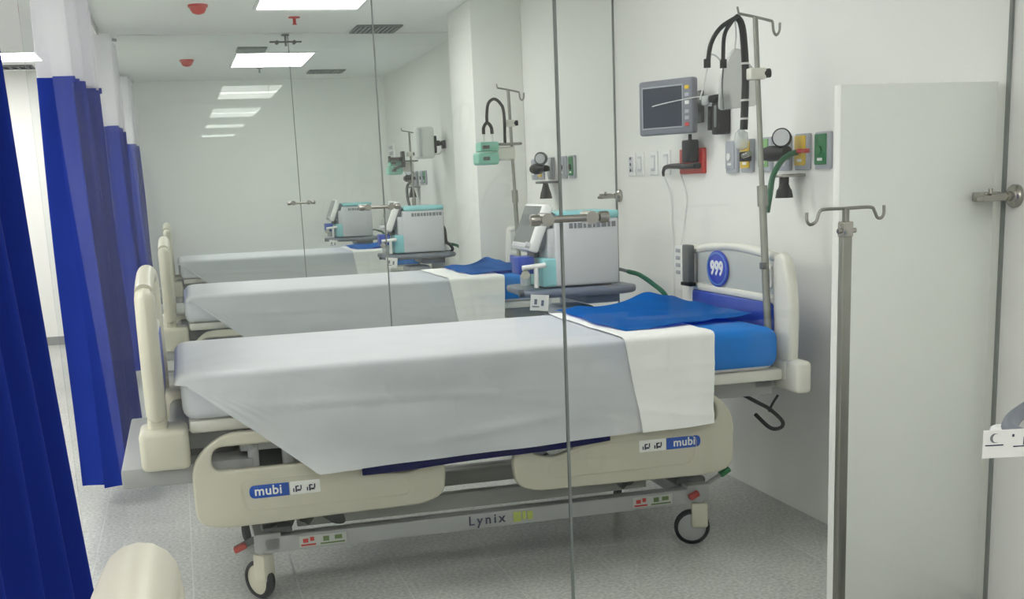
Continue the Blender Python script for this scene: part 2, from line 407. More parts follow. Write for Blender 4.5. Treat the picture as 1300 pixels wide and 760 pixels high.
part('head', cyl(new(), (.895, 12.2, CZ-.045), (.895, 12.2, CZ-.006), .009), M['vent'], t)

# ------------------------------------------------------------ curtains
def ribbon(y0, y1, xc, amp, k, z0, z1, spread=0., nz=10, n=160, ph=0, skew=0, lean=0):
    bm = new(); rows = []
    rnd = random.Random(int(y0*100)); js = [rnd.uniform(.65, 1.15) for _ in range(k*2+4)]
    for r in range(nz+1):
        t = r/nz; z = z0+(z1-z0)*t; dn = (2.45-z)/2.4; row = []
        for i in range(n+1):
            u = i/n; q = u*k*2; a = amp*js[int(q)]*(1-(q % 1))+amp*js[int(q)+1]*(q % 1)
            a *= 1+spread*dn
            x = xc+skew*(u-.5)+lean*dn+a*math.sin(2*PI*k*u+ph)+.006*math.sin(3*z+9*u)
            y = (y0+y1)/2+(u-.5)*(y1-y0)*(1+.12*spread*dn)+.012*math.sin(2*PI*k*u*2+ph+z)
            row.append(bm.verts.new((x, y, z)))
        rows.append(row)
    for a, b in zip(rows, rows[1:]):
        for i in range(n): bm.faces.new((a[i], a[i+1], b[i+1], b[i]))
    return bm
def curtain(y0, y1, label, xc=-.42, amp=.10, k=6, zb=.115, spread=.25, skew=0., ph=0., lean=0.):
    t = thing('privacy_curtain', label, 'curtain', (xc, (y0+y1)/2, 0), 'blue privacy curtains with mesh tops')
    part('fabric', ribbon(y0, y1, xc, amp, k, zb, 1.835, spread, skew=skew, ph=ph, lean=lean), M['curtain'], t, sharp=80)
    part('mesh_top', ribbon(y0, y1, xc, amp, k, 1.835, 2.46, spread, 4, skew=skew, ph=ph, lean=lean), M['mesh'], t, 'white net upper band', sharp=80)
    part('hem', ribbon(y0-.002, y1+.002, xc-.001, amp*1.02, k, 1.82, 1.845, spread, 1, skew=skew, ph=ph, lean=lean), M['curtain'], t, sharp=80)
    for i in range(k*2):
        y = y0+(i+.5)*(y1-y0)/(k*2)
        part('hook', cyl(new(), (xc, y, 2.45), (xc, y, 2.485), .005, n=6), M['greymetal'], t)
    return t
curtain(1.5, 2.72, 'dark blue curtain filling the left edge of the photo, in front of the glass', xc=-.455, amp=.09, k=6, skew=.08, lean=.09, spread=.2)
curtain(5.35, 6.05, 'blue curtain with white net top hanging behind the footboard of the nearest bed', xc=-.40, amp=.08, k=6, spread=.5, skew=.07, lean=.01)
curtain(9.0, 9.8, 'blue curtain second behind the one at the nearest footboard, partly hidden', xc=-.41, amp=.08, k=6)
curtain(12.1, 12.95, 'farthest blue curtain, a narrow strip before the back wall', xc=-.40, amp=.09, k=6)
def track(y0, y1, label):
    t = thing('curtain_track', label, 'curtain rail', (-.42, (y0+y1)/2, CZ), 'ceiling curtain tracks')
    x = -.42
    part('rail', tube(new(), [(x, y0, 2.495), (x, (y0+y1)/2, 2.495), (x, y1-.22, 2.495), (x+.03, y1-.08, 2.495), (x+.10, y1, 2.495)], .012, 8), M['greymetal'], t)
    for q in (.1, .5, .9): part('bracket', cyl(new(), (x, y0+(y1-.25-y0)*q, 2.495), (x, y0+(y1-.25-y0)*q, CZ), .008, n=8), M['greymetal'], t)
track(.2, 2.9, 'curtain track over the bay in front of the glass')
track(3.2, 6.12, 'curtain track over the foot of the nearest bed')
track(6.4, 9.7, 'curtain track on the ceiling over the foot of the middle bed')
track(10.2, 13.2, 'curtain track on the ceiling near the back wall')

# ------------------------------------------------------------ hospital bed (written for the nearest bed, then copied)
BO = (1.0, 4.29, 0)
bed = thing('hospital_bed', 'cream and grey hospital bed nearest behind the glass, seen in full with lowered rails', 'bed', BO, 'hospital beds side by side in glass bays')
# casters
def caster(x, y, turn, disc, lbl=None):
    ax = Vector((math.sin(turn), -math.cos(turn), 0)); c = Vector((x, y, .066))
    side = Vector((math.cos(turn), math.sin(turn), 0))
    tire = part('caster', lathe(new(), [(.052, -.017), (.061, -.016), (.066, -.008), (.066, .008), (.061, .016), (.052, .017), (.052, -.017)], c, ax, 32, False), M['rubber'], bed)
    part('wheel_disc', lathe(new(), [(.0, -.010), (.053, -.010), (.053, .010), (.0, .010)], c, ax, 28, False), M['cream' if disc else 'greymetal'], tire)
    bm = new(); mt = basis(c+side*.028+Vector((0, 0, .05)), side, (0, 0, 1))
    box(bm, -.030, .030, -.05, .045, -.024, .024, .008, 2, mt)
    part('hood', bm, M['cream'], tire)
    part('stem', cyl(new(), c+side*.03+Vector((0, 0, .08)), (x+side.x*.03, y+side.y*.03, .2), .018), M['greymetal'], tire)
caster(.150, 3.95, -.95, True); caster(1.735, 3.94, -.35, False); caster(.155, 4.64, 1.25, False); caster(1.70, 4.64, 1.25, False)
# base beams
part('base_beam', box(new(), .17, 1.72, 3.90, 3.96, .165, .222, .006), M['greymetal'], bed)
part('base_beam', box(new(), .17, 1.72, 4.60, 4.66, .165, .222, .006), M['greymetal'], bed)
for x in (.14, 1.70): part('cross_beam', box(new(), x, x+.09, 3.90, 4.66, .17, .235, .006), M['greymetal'], bed)
for y in (4.10, 4.44): part('slide_rail', box(new(), .30, 1.62, y, y+.045, .19, .25, .005), M['insert'], bed)
part('base_cover', box(new(), .17, .27, 3.92, 4.60, .222, .25, .01), M['darkmetal'], bed)
part('link_arm', prof([rounded([(.16, .222), (.20, .30), (.30, .315), (.44, .30), (.46, .222), (.42, .222), (.36, .268), (.29, .268), (.27, .222)], .02)], .03, .004, XZ(3.98)), M['darkmetal'], bed)
part('link_pin', cyl(new(), (.215, 3.955, .285), (.215, 3.99, .285), .016), M['white'], bed)
part('base_cover', box(new(), 1.68, 1.80, 3.95, 4.66, .222, .25, .012), M['darkmetal'], bed)
# lift arms
for x, s in ((.32, 1), (1.52, -1)):
    for y in (4.06, 4.48):
        bm = new(); d = Vector((s*.22, 0, .27)); c = Vector((x+s*.11, y, .375)); box(bm, -.19, .19, -.018, .018, -.034, .034, .006, 2, basis(c, d, (0, 1, 0)))
        part('lift_arm', bm, M['darkmetal'], bed)
    part('lift_column', box(new(), x-.02+.0*s, x+.05, 4.2, 4.36, .2, .54, .006), M['greymetal'], bed)
    part('pivot', cyl(new(), (x, 4.02, .25), (x, 4.56, .25), .022), M['darkmetal'], bed)
part('actuator', tube(new(), [(.45, 4.28, .30), (1.2, 4.28, .44)], .028, 12), M['darkmetal'], bed)
part('motor_box', box(new(), .80, 1.02, 4.2, 4.38, .36, .46, .012), M['black'], bed)
# upper frame and deck
for y in (3.93, 4.63): part('upper_frame', box(new(), -.06, 2.06, y, y+.05, .54, .60, .006), M['greymetal'], bed)
for x in (-.06, .5, 1.05, 1.6, 2.0): part('cross_member', box(new(), x, x+.05, 3.98, 4.63, .545, .595, .005), M['greymetal'], bed)
for xa, xb in ((-.03, .62), (.64, 1.08), (1.10, 1.33), (1.35, 2.06)): part('deck_panel', box(new(), xa, xb, 3.85, 4.70, .605, .648, .012), M['creamlight'], bed)
part('foot_cover', box(new(), -.10, .12, 3.95, 4.63, .50, .6, .03, 3), M['darkmetal'], bed)
for yy in (4.0, 4.5): part('deck_hinge', box(new(), .08, .28, yy, yy+.05, .43, .545, .01), M['darkmetal'], bed)
# mattress
bm = new(); box(bm, -.045, 2.025, 3.822, 4.722, .65, .792, .04, 4); mt = part('mattress', bm, M['fitted'], bed)
bm = new(); box(bm, 1.30, 2.032, 3.815, 4.732, .654, .803, .045, 4)
cov = part('mattress_cover', bm, M['bluecl'], bed, 'bright blue sheet tucked over the head end of the mattress')
# headboard and footboard (mirrored in x about the bed middle)
def board(fx, inx, head):
    yc = 4.305 if head else 4.29; dz = 0 if head else .015; hw = .478 if head else .50
    ztop = [(hw-.12, .66), (hw, .66), (hw+.01, .84), (hw-.005, .95+dz), (hw-.045, 1.045+dz), (hw-.085, 1.065+dz), (hw-.125, 1.045+dz), (hw-.135, .99), (hw-.13, .90)]
    out = rounded(ztop, k=9, r=[.01, .02, .1, .06, .05, .04, .05, .05, .02])
    d = .045 if head else .062
    for s in (-1, 1):
        pts = [(-(yc+s*p[0]), p[1]) for p in out]
        if s > 0: pts = pts[::-1]
        part('side_post', prof([pts], d, .02 if head else .03, YZ(fx)), M['creamlight' if head else 'cream'], bed)
        part('post_socket', box(new(), fx-.03, fx+.03, yc+s*.42-.05, yc+s*.42+.05, .60, .68, .015, 3), M['creamlight' if head else 'cream'], bed)
    e = hw-.09; zt = dz
    arc = [(fx, yc-e, 1.03+zt), (fx, yc-.25, 1.05+zt), (fx, yc, 1.064+zt), (fx, yc+.25, 1.05+zt), (fx, yc+e, 1.03+zt)]
    if head: part('top_rail', tube(new(), arc, .018, 10), M['creamlight'], bed)
    else: part('top_rail', tube(new(), [(p[0], p[1], p[2]+.012) for p in arc], .03, 16), M['cream'], bed)
    e = hw-.115
    pan = rounded([(-(yc+e), .90), (-(yc+e), 1.025+zt), (-(yc+.2), 1.04+zt), (-yc, 1.055+zt), (-(yc-.2), 1.04+zt), (-(yc-e), 1.025+zt), (-(yc-e), .90)][::-1], .03)
    part('upper_panel', prof([pan], .02, .004, YZ(fx)), M['insert'], bed, 'pale grey upper panel')
    hole = rounded([(-(yc-e+.02), .925), (-(yc-e+.10), .925), (-(yc-e+.10), 1.01), (-(yc-e+.02), 1.01)], .03)
    h2 = rounded([(-(yc-e+.04), .94), (-(yc-e+.08), .94), (-(yc-e+.08), .995), (-(yc-e+.04), .995)], .015)
    part('grip_ring', prof([hole, h2], .032, .003, YZ(fx)), M['creamlight'], bed)
    part('middle_rail', box(new(), fx-.02, fx+.02, yc-e-.02, yc+e+.02, .872, .902, .01), M['creamlight'], bed)
    part('lower_panel', prof([rounded([(-(yc+e+.05), .66), (-(yc-e), .66), (-(yc-e), .80), (-(yc-e+.05), .872), (-(yc+e+.05), .872)], [.01, .01, .06, .05, .03])], .03, .005, YZ(fx+.006*inx)), M['bluepl'], bed, 'blue lower panel')
board(2.09, -1, True); board(-.125, 1, False)
part('head_bumper', box(new(), 2.065, 2.125, 3.755, 3.935, .565, .682, .018, 3), M['creamlight'], bed)
part('head_bumper', box(new(), 2.065, 2.125, 4.645, 4.825, .565, .682, .018, 3), M['creamlight'], bed)
part('head_frame', box(new(), 1.98, 2.11, 3.93, 4.65, .56, .62, .01), M['greymetal'], bed)
part('accessory_socket', box(cyl(new(), (2.046, 3.905, .60), (2.046, 3.905, .62), .014), 1.99, 2.06, 3.885, 3.94, .60, .64, .004), M['steel'], bed)
part('foot_bumper', box(new(), -.185, -.035, 3.79, 3.965, .505, .635, .02, 3), M['cream'], bed)
part('foot_bumper', box(new(), -.185, -.035, 4.615, 4.79, .505, .635, .02, 3), M['cream'], bed)
part('foot_beam', box(new(), -.25, .16, 3.83, 4.75, .45, .515, .008), M['bumper'], bed)
# side rails
def rail(near, mirror):
    P = [(-.035, .315), (-.038, .52), (.06, .607), (.30, .607), (.50, .52), (.745, .478), (.785, .43), (.775, .335), (.71, .307), (.06, .297)]
    rd = [.085, .08, .09, .08, .1, .05, .045, .06, .06, .06]
    out = [Vector(p) for p in rounded(P, rd)]
    h1 = rounded([(.025, .486), (.03, .565), (.30, .565), (.36, .486)], [.035, .05, .04, .03])
    h2 = rounded([(.56, .475), (.72, .475), (.715, .44), (.64, .415), (.57, .44)], [.01, .01, .03, .05, .03])
    ls = [out, h1, h2]
    y = 3.815 if near else 4.765
    MX = Matrix(((-1, 0, 0, 1.80), (0, 1, 0, 0), (0, 0, 1, 0), (0, 0, 0, 1))) if mirror else Matrix.Identity(4)
    r = part('side_rail', prof(ls, .038, .008, MX @ XZ(y)), M['cream'], bed)
    rec = rounded([(.12, .345), (.10, .45), (.50, .45), (.66, .40), (.66, .345)], [.03, .04, .08, .05, .03])
    rin = [Vector((.39+(p.x-.39)*.985, .39+(p.y-.39)*.95)) for p in rec]
    rr = [rec, rin]
    ys = y-.0195 if near else y+.0195
    part('relief_line', prof(rr, .003, 0, MX @ XZ(ys)), M['cream'], r)
    for hx in (.16, .27):
        x = 1.80-hx if mirror else hx
        part('rail_arm', box(new(), x-.018, x+.018, (y+.02 if near else y-.05), (y+.05 if near else y-.02), .36, .60, .006), M['greymetal'], r)
    part('rail_mount', box(new(), (.12 if not mirror else 1.48), (.32 if not mirror else 1.68), (3.84 if near else 4.66), (3.93 if near else 4.74), .535, .59, .006), M['greymetal'], r)
    return r
r1 = rail(True, False); r2 = rail(True, True); rail(False, False); rail(False, True)
YF = 3.7955
def pill(x0, x1, z0, z1, flat_left):
    h = (z1-z0)/2
    if flat_left: return rounded([(x0, z0), (x1, z0), (x1, z1), (x0, z1)], [.002, h, h, .002])
    return rounded([(x0, z0), (x1, z0), (x1, z1), (x0, z1)], [h, .002, .002, h])
def marks(x0, z0, r):
    bm = new()
    for cx in (x0+.028, x0+.072):
        for k, (dx, dz, w, h) in enumerate(((-.014, -.006, .004, .012), (-.006, -.003, .005, .02), (.003, -.007, .012, .006), (.010, .002, .004, .014), (-.002, .006, .010, .004))):
            box(bm, cx+dx-w/2, cx+dx+w/2, YF-.003, YF-.0005, z0+.021+dz-h/2, z0+.021+dz+h/2)
    part('pictogram', bm, M['ink'], r)
def slant(o, dz): pass
r = part('logo_plate', prof([pill(.135, .262, .387, .430, False)], .003, .0005, XZ(YF)), M['logoblue'], r1, 'blue maker plate')
part('logo_text', text('mubi', .043, .0008, basis((.195, YF-.002, .4095), (1, 0, 0), (0, 0, 1)), 1.05, bold=.0007), M['label'], r1)
part('instruction_label', prof([rounded([(.265, .387), (.362, .387), (.362, .430), (.265, .430)], .004)], .003, .0005, XZ(YF)), M['label'], r1)
marks(.262, .387, r1)
part('instruction_label', prof([rounded([(1.475, .405), (1.575, .405), (1.575, .448), (1.475, .448)], .004)], .003, .0005, XZ(YF)), M['label'], r2)
marks(1.475, .405, r2)
part('logo_plate', prof([pill(1.578, 1.707, .405, .447, True)], .003, .0005, XZ(YF)), M['logoblue'], r2, 'blue maker plate')
part('logo_text', text('mubi', .041, .0008, basis((1.645, YF-.002, .427), (1, 0, 0), (0, 0, 1)), 1.05, bold=.0007), M['label'], r2)
# print on the base beam
part('model_text', text('Lynix', .047, .0008, basis((.94, 3.898, .196), (1, 0, 0), (0, 0, 1)), 1.35, bold=.0006), M['ink'], bed, 'dark blue lettering')
bm = new(); box(bm, 1.037, 1.065, 3.897, 3.8995, .176, .212); box(bm, 1.07, 1.082, 3.897, 3.8995, .182, .212); box(bm, 1.088, 1.108, 3.897, 3.8995, .180, .210)
part('printed_mark', bm, M['olive'], bed, 'lime green printed mark')
def warn(x0, x1, flip):
    part('warning_label', box(new(), x0, x1, 3.8975, 3.8995, .176, .213), M['insert'], bed)
    b = new(); box(b, x0+.005, x0+.055, 3.896, 3.898, .179, .185); box(b, x0+.012, x0+.03, 3.896, 3.898, .19, .204); box(b, x0+.036, x0+.05, 3.896, 3.898, .194, .208)
    part('warning_mark', b, M['redink'], bed)
    b = new(); box(b, x0+.07, x1-.006, 3.896, 3.898, .179, .184); box(b, x0+.08, x0+.10, 3.896, 3.898, .189, .206); box(b, x1-.04, x1-.015, 3.896, 3.898, .192, .206)
    part('warning_mark', b, M['greenink'], bed)
warn(.288, .447, 0); warn(1.487, 1.64, 1)
# pedals
p = part('brake_pedal', box(new(), -.08, .08, -.006, .006, -.012, .012, .004, 2, basis((.15, 3.93, .215), (.8, 0, .33), (0, 1, 0))), M['darkmetal'], bed)
part('pedal_pad', box(new(), -.022, .022, -.016, .016, -.009, .009, .005, 2, basis((.093, 3.91, .195), (.8, 0, .33), (0, 1, 0))), M['redpad'], p, 'red pedal pad')
p = part('brake_pedal', tube(new(), [(1.70, 3.93, .185), (1.78, 3.92, .225), (1.86, 3.91, .272)], .009, 8), M['greymetal'], bed)
part('pedal_pad', box(new(), -.022, .022, -.014, .014, -.010, .010, .005, 2, basis((1.855, 3.912, .27), (.8, 0, .45), (0, 1, 0))), M['green'], p, 'green pedal pad')
part('pedal_pad', box(new(), -.02, .02, -.012, .012, -.011, .011, .005, 2, basis((1.722, 3.89, .2), (.8, 0, .35), (0, 1, 0))), M['redpad'], p, 'red pedal pad')
part('cable', tube(new(), [(1.62, 4.1, .33), (1.68, 4.02, .29), (1.74, 4.0, .27), (1.79, 3.99, .22), (1.77, 3.99, .20)], .013, 8), M['black'], bed)
part('cable', tube(new(), [(1.66, 4.05, .30), (1.72, 4.0, .33), (1.78, 4.0, .36), (1.74, 4.05, .30)], .006, 6), M['black'], bed)

# badge on the headboard
bd = thing('headboard_badge', 'blue oval badge with white numerals 999 on the headboard of the nearest bed', 'sign', (2.09, 4.486, .97))
part('plate', prof([ellipse(-4.43, .972, .098, .073)], .008, .002, YZ(2.074)), M['badge'], bd)
part('ring', prof([ellipse(-4.43, .972, .09, .066), ellipse(-4.43, .972, .083, .060)], .002, 0, YZ(2.0695)), M['badgering'], bd)
part('numerals', text('999', .078, .0012, basis((2.069, 4.43, .972), (0, -1, -.0), (0, 0, 1)), 1.0, bold=.0025), M['label'], bd)

# ------------------------------------------------------------ bed linen
def sheet_surface(xs, zhem, top, off=0, nside=30, flare=.036, seed=0):
    """rows across the bed from the far hem over the top to the near hem"""
    bm = new(); rows = []
    for (x, drop) in xs:
        row = []; zb = zhem(x)
        path = [(4.778, .62), (4.768, .68), (4.752, .74), (4.745, .775), (4.73, top-.006)]
        for i in range(1, 18): path.append((4.73-(4.73-3.835)*i/18, top+.003*math.sin(i*.9+x*5)*(1 if 1 < i < 17 else 0)))
        path += [(3.835, top-.0003), (3.818, top-.003), (3.807, top-.009), (3.803, top-.019)]
        y, z = path[-1]
        for i in range(1, nside+1):
            t = i/nside; zz = z+(zb-z)*t
            fl = flare*(z-zz)/.32
            wob = .006*math.sin(7*x+3*zz*9+seed)*t+.004*math.sin(19*x+seed)*t*t
            wob += .007*math.exp(-((zz-(.695-.03*x))/.007)**2)*(.3+.7*math.exp(-((x-.25)/.3)**2))
            wob += .006*math.exp(-((zz-(.54+.10*(x-.9)))/.014)**2)*math.exp(-((x-.95)/.25)**2)
            wob += .005*math.exp(-((zz-(.60+.09*math.sin(2.1*x+.5)))/.012)**2)*t
            path.append((3.803-fl-wob, zz))
        for (yy, zz) in path:
            zz2 = max(min(zz, top)-drop*(1 if zz > top-.03 else .4), min(zz, zb))if zz > zb else zz
            row.append(bm.verts.new((x, yy-(off if yy < 3.83 else 0), zz2+(off if zz > top-.03 else 0))))
        rows.append(row)
    for a, b in zip(rows, rows[1:]):
        for i in range(len(a)-1): bm.faces.new((a[i], a[i+1], b[i+1], b[i]))
    bmesh.ops.remove_doubles(bm, verts=bm.verts, dist=1e-4)
    return bm
def hem(x):
    if x < .36: return .772-(.772-.452)*max(0, (x+.03)/.39)
    return .452+(.492-.452)*(x-.36)/(1.76-.36)
XS = [(-.063, .075), (-.063, .045), (-.058, .02), (-.045, .008), (-.025, .002)]
XS += [(i*.035, 0) for i in range(0, 11)]+[(.36+i*.0444, 0) for i in range(0, 32)]
XS = [q for q in XS if q[0] <= 1.70]
sh = thing('bed_sheet', 'white cotton sheet with a turned fold hanging down the side of the nearest bed', 'sheet', BO, 'white sheets spread over the beds')
part('cloth', sheet_surface(XS, hem, .806), M['sheet'], sh, sharp=70)
XF = [(1.43+i*.0168+0, 0) for i in range(0, 21)]
fb = sheet_surface(XF, hem, .806, .006, flare=.042, seed=2)
for v in fb.verts:                                     # crisp ironed folds, and the edge runs slightly askew
    if v.co.y < 3.83:
        t = (.806-v.co.z)/.33; v.co.x += .05*t-.03*(v.co.x-1.42)/.34*t*2.4
        v.co.y -= .004*math.exp(-((v.co.x-1.565-.02*t)/.006)**2)+.003*math.exp(-((v.co.z-.70)/.006)**2)+.003*math.exp(-((v.co.z-.60)/.006)**2)
    else: v.co.x += .0
part('turned_fold', fb, M['fold'], sh, 'crisp whiter turned back band', sharp=70)
def blue_cover():
    bm = new(); n = 26; m = 20; rows = []
    A, B, Cc, D = Vector((1.455, 4.74, .812)), Vector((1.50, 3.945, .815)), Vector((2.04, 4.06, .815)), Vector((2.03, 4.80, .835))
    for i in range(n+1):
        u = i/n; row = []
        for j in range(m+1):
            v = j/m
            p = (A*(1-v)+B*v)*(1-u)+(D*(1-v)+Cc*v)*u
            p.x += .02*math.sin(5*v+1)*(1-u); p.y += .012*math.sin(9*u+2)*(v > .5)
            p.z += .004*math.sin(11*u+4*v)+.003*math.sin(17*v-5*u)+.004
            p.z += .024*math.exp(-((u-.78)/.12)**2-((v-.02)/.14)**2)+.012*math.exp(-((u-1)/.08)**2-((v-1)/.15)**2)
            p.z += .006*math.exp(-(((u-.45)-.5*(v-.5))/.05)**2)
            row.append(bm.verts.new(p))
        rows.append(row)
    for a, b in zip(rows, rows[1:]):
        for j in range(m): bm.faces.new((a[j], a[j+1], b[j+1], b[j]))
    g = bmesh.ops.solidify(bm, geom=list(bm.faces), thickness=.009)
    return bm
bs = single('folded_drape', blue_cover(), M['bluecl'], 'folded bright blue cloth spread on the head end of the nearest bed', 'blanket', (1.75, 4.4, .812), 'blue cloths on the beds', sharp=70)
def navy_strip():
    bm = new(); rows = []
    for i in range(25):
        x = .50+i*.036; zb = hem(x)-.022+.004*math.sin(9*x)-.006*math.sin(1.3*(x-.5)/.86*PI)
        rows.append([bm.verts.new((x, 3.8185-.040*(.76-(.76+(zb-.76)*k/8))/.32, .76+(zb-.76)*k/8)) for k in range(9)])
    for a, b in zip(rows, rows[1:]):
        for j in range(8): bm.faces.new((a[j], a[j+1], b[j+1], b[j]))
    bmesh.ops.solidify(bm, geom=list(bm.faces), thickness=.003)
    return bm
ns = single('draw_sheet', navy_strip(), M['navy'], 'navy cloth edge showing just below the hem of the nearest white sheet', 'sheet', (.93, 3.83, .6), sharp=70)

# ------------------------------------------------------------ IV pole on the bed, tubing, bag
def bent(p0, p1):
    return lambda t: Vector(p0)*(1-t)+Vector(p1)*t
IP = (2.046, 3.93, .64)
ip = thing('bed_drip_pole', 'leaning grey drip pole with hooks fixed to the headboard of the nearest bed', 'drip pole', IP, 'drip poles fixed to the headboards')
bp = bent((2.046, 3.93, .62), (2.046, 4.05, 1.885))
part('lower_tube', cyl(new(), bp(0), bp(.5), .0135), M['steel'], ip)
part('upper_tube', cyl(new(), bp(.48), bp(1), .0095), M['steel'], ip)
part('collar', cyl(new(), bp(.478), bp(.535), .019), M['steel'], ip)
part('stop', box(new(), -.01, .01, -.02, .006, -.012, .012, .003, 2, Matrix.Translation(bp(.31)+Vector((-.012, 0, 0)))), M['darkmetal'], ip)
T = bp(1)
part('hook_bar', tube(new(), [T+Vector((-.065, .0, .012)), T+Vector((-.07, 0, .035))], .004, 8), M['steel'], ip)
part('hook_bar', tube(new(), [T+Vector((-.065, 0, .012)), T+Vector((0, 0, 0)), T+Vector((.055, 0, -.012)), T+Vector((.068, 0, -.018)), T+Vector((.072, 0, -.048)), T+Vector((.083, 0, -.062)), T+Vector((.095, 0, -.048)), T+Vector((.097, 0, -.02))], .005, 8, 4), M['steel'], ip)
cl = part('clamp', box(new(), -.036, .026, -.02, .02, -.02, .02, .005, 2, Matrix.Translation(bp(.845))), M['creamlight'], ip)
part('clamp_knob', cyl(new(), bp(.845)+Vector((.02, -.005, 0)), bp(.845)+Vector((.045, -.008, .002)), .016), M['black'], cl)
bt = thing('breathing_tube', 'thick black tube looped over the hook of the nearest drip pole, hanging above the headboard', 'tube', (2.03, 4.05, 1.5), 'black tubes looped on drip poles')
part('trunk', tube(new(), [(2.026, 4.10, 1.50), (2.033, 4.10, 1.68), (2.025, 4.10, 1.82), (2.01, 4.09, 1.87), (1.985, 4.075, 1.89)], lambda t: .0145-.003*t, 12, 8), M['black'], bt)
part('branch', tube(new(), [(1.99, 4.075, 1.89), (1.936, 4.10, 1.856), (1.898, 4.10, 1.803), (1.884, 4.10, 1.735)], .0085, 10, 8), M['black'], bt)
part('branch', tube(new(), [(1.975, 4.08, 1.882), (1.95, 4.10, 1.83), (1.944, 4.10, 1.735)], .0075, 10, 8), M['black'], bt)
for z, x in ((1.728, 2.031), (1.60, 2.030), (1.535, 2.028)): part('tape_band', cyl(new(), (x, 4.10, z), (x, 4.10, z+.007), .0155), M['tape'], bt)
for x, z in ((1.882, 1.737), (1.945, 1.735)): part('cuff', cyl(new(), (x, 4.10, z-.018), (x, 4.10, z+.012), .0125), M['black'], bt)
part('thin_line', tube(new(), [(1.882, 4.10, 1.72), (1.872, 4.11, 1.66), (1.862, 4.12, 1.61)], .0028, 6), M['cable'], bt)
part('thin_line', tube(new(), [(1.945, 4.10, 1.72), (1.95, 4.12, 1.65), (1.955, 4.12, 1.575)], .0028, 6), M['darkmetal'], bt)
part('wire_clip', tube(new(), [(1.885, 4.10, 1.76), (1.90, 4.10, 1.765), (1.92, 4.10, 1.757), (1.94, 4.10, 1.735)], .003, 6), M['clear'], bt)
bg = thing('drainage_bag', 'empty translucent bag hanging behind the black tube on the nearest drip pole', 'bag', (2.0, 4.09, 1.58))
out = rounded([(1.952, 1.572), (2.113, 1.587), (2.11, 1.70), (2.07, 1.745), (2.04, 1.79), (2.01, 1.79), (1.985, 1.745), (1.96, 1.70)], [.02, .02, .04, .04, .02, .02, .04, .04])
part('pouch', prof([out], .022, .009, XZ(4.16)), M['bag'], bg)
part('hanger', tube(new(), [(2.02, 4.16, 1.785), (2.01, 4.13, 1.84), (1.98, 4.08, 1.89)], .003, 6), M['clear'], bg)
part('drain_strap', box(new(), 2.048, 2.06, 4.14, 4.147, 1.60, 1.74), M['clear'], bg)

# ------------------------------------------------------------ wall services
def outlet(y, m, label, name='gas_outlet', socket='black', w=.105, knob=True, z=1.4135, lid=True):
    t = thing(name, label, 'outlet', (HW, y, z), 'medical gas outlets along the wall')
    part('plate', box(new(), HW-.016, HW, y-w/2, y+w/2, z-.067, z+.067, .005), M['outgrey'], t)
    part('face', box(new(), HW-.021, HW-.015, y-w/2+.018, y+w/2-.005, z-.05, z+.06, .003), M[m], t, m.replace('l', '', 1)+' face plate' if m in ('lgreen',) else None)
    part('socket', cyl(new(), (HW-.028, y+.006, z), (HW-.02, y+.006, z), .016), M[socket], t)
    if lid: part('marking', box(new(), HW-.0225, HW-.0205, y-.012, y+.022, z-.036, z-.026), M['label'], t)
    return t
GO = 'medical gas outlets along the wall'
outlet(4.763, 'outgrey', 'plain grey gas outlet, leftmost of the row beside the nearest headboard', socket='white')
outlet(4.622, 'yellow', 'yellow gas outlet directly below the hanging black tube')
outlet(4.460, 'lgreen', 'pale green gas outlet behind the nearest drip pole', socket='green')
outlet(4.309, 'offwhite', 'whitish gas outlet behind the pressure gauge', socket='darkmetal')
outlet(4.160, 'yellow', 'yellow gas outlet right of the pressure gauge', socket='yellow')
outlet(4.009, 'green', 'dark green gas outlet, rightmost on the wall beside the white board', socket='green')
# flow meter in yellow outlet
t = thing('vacuum_flask', 'small clear flask plugged into the yellow outlet under the black tube', 'flask', (2.25, 4.54, 1.47))
part('flask', lathe(new(), [(.008, -.04), (.026, -.03), (.03, 0), (.026, .03), (.012, .04)], (2.25, 4.575, 1.475), n=18), M['clear'], t)
part('spout', cyl(new(), (2.245, 4.56, 1.485), (2.235, 4.55, 1.515), .015), M['clear'], t)
part('valve', box(new(), 2.25, 2.288, 4.555, 4.60, 1.39, 1.43, .006), M['black'], t)
part('knob', cyl(new(), (2.25, 4.555, 1.412), (2.25, 4.50, 1.42), .011), M['chrome'], t)
t = thing('pressure_regulator', 'black suction regulator with round gauge above it on the outlet row', 'regulator', (2.26, 4.31, 1.41))
part('body', lathe(new(), [(.012, -.10), (.024, -.095), (.03, -.06), (.03, -.02), (.026, .0), (.026, .03)], (2.225, 4.185, 1.412), (.25, -1, 0), n=18), M['black'], t)
g = part('gauge', lathe(new(), [(.03, -.02), (.036, -.018), (.036, .012), (.033, .018), (.03, .014)], (2.225, 4.185, 1.468), (-.55, -.8, .1), n=26), M['black'], t)
part('gauge_dial', lathe(new(), [(.031, .012), (.031, .0155), (.0, .0155)], (2.225, 4.185, 1.468), (-.55, -.8, .1), n=26, close=False), M['offwhite'], g)
part('stem', cyl(new(), (2.235, 4.19, 1.40), (2.235, 4.19, 1.45), .008), M['chrome'], t)
part('connector', cyl(new(), (2.225, 4.2, 1.412), (2.29, 4.26, 1.412), .011), M['chrome'], t)
t = thing('suction_trap', 'black suction trap hanging under the outlet row beside the green hose', 'trap', (2.27, 4.2, 1.29))
part('bracket', box(new(), 2.21, HW, 4.15, 4.25, 1.322, 1.334, .003), M['chrome'], t)
part('neck', cyl(new(), (2.245, 4.2, 1.30), (2.245, 4.2, 1.325), .018), M['black'], t)
part('waist', cyl(new(), (2.245, 4.2, 1.275), (2.245, 4.2, 1.305), .026, .014), M['black'], t)
part('jar', cyl(new(), (2.245, 4.2, 1.245), (2.245, 4.2, 1.277), .034, .028), M['black'], t)
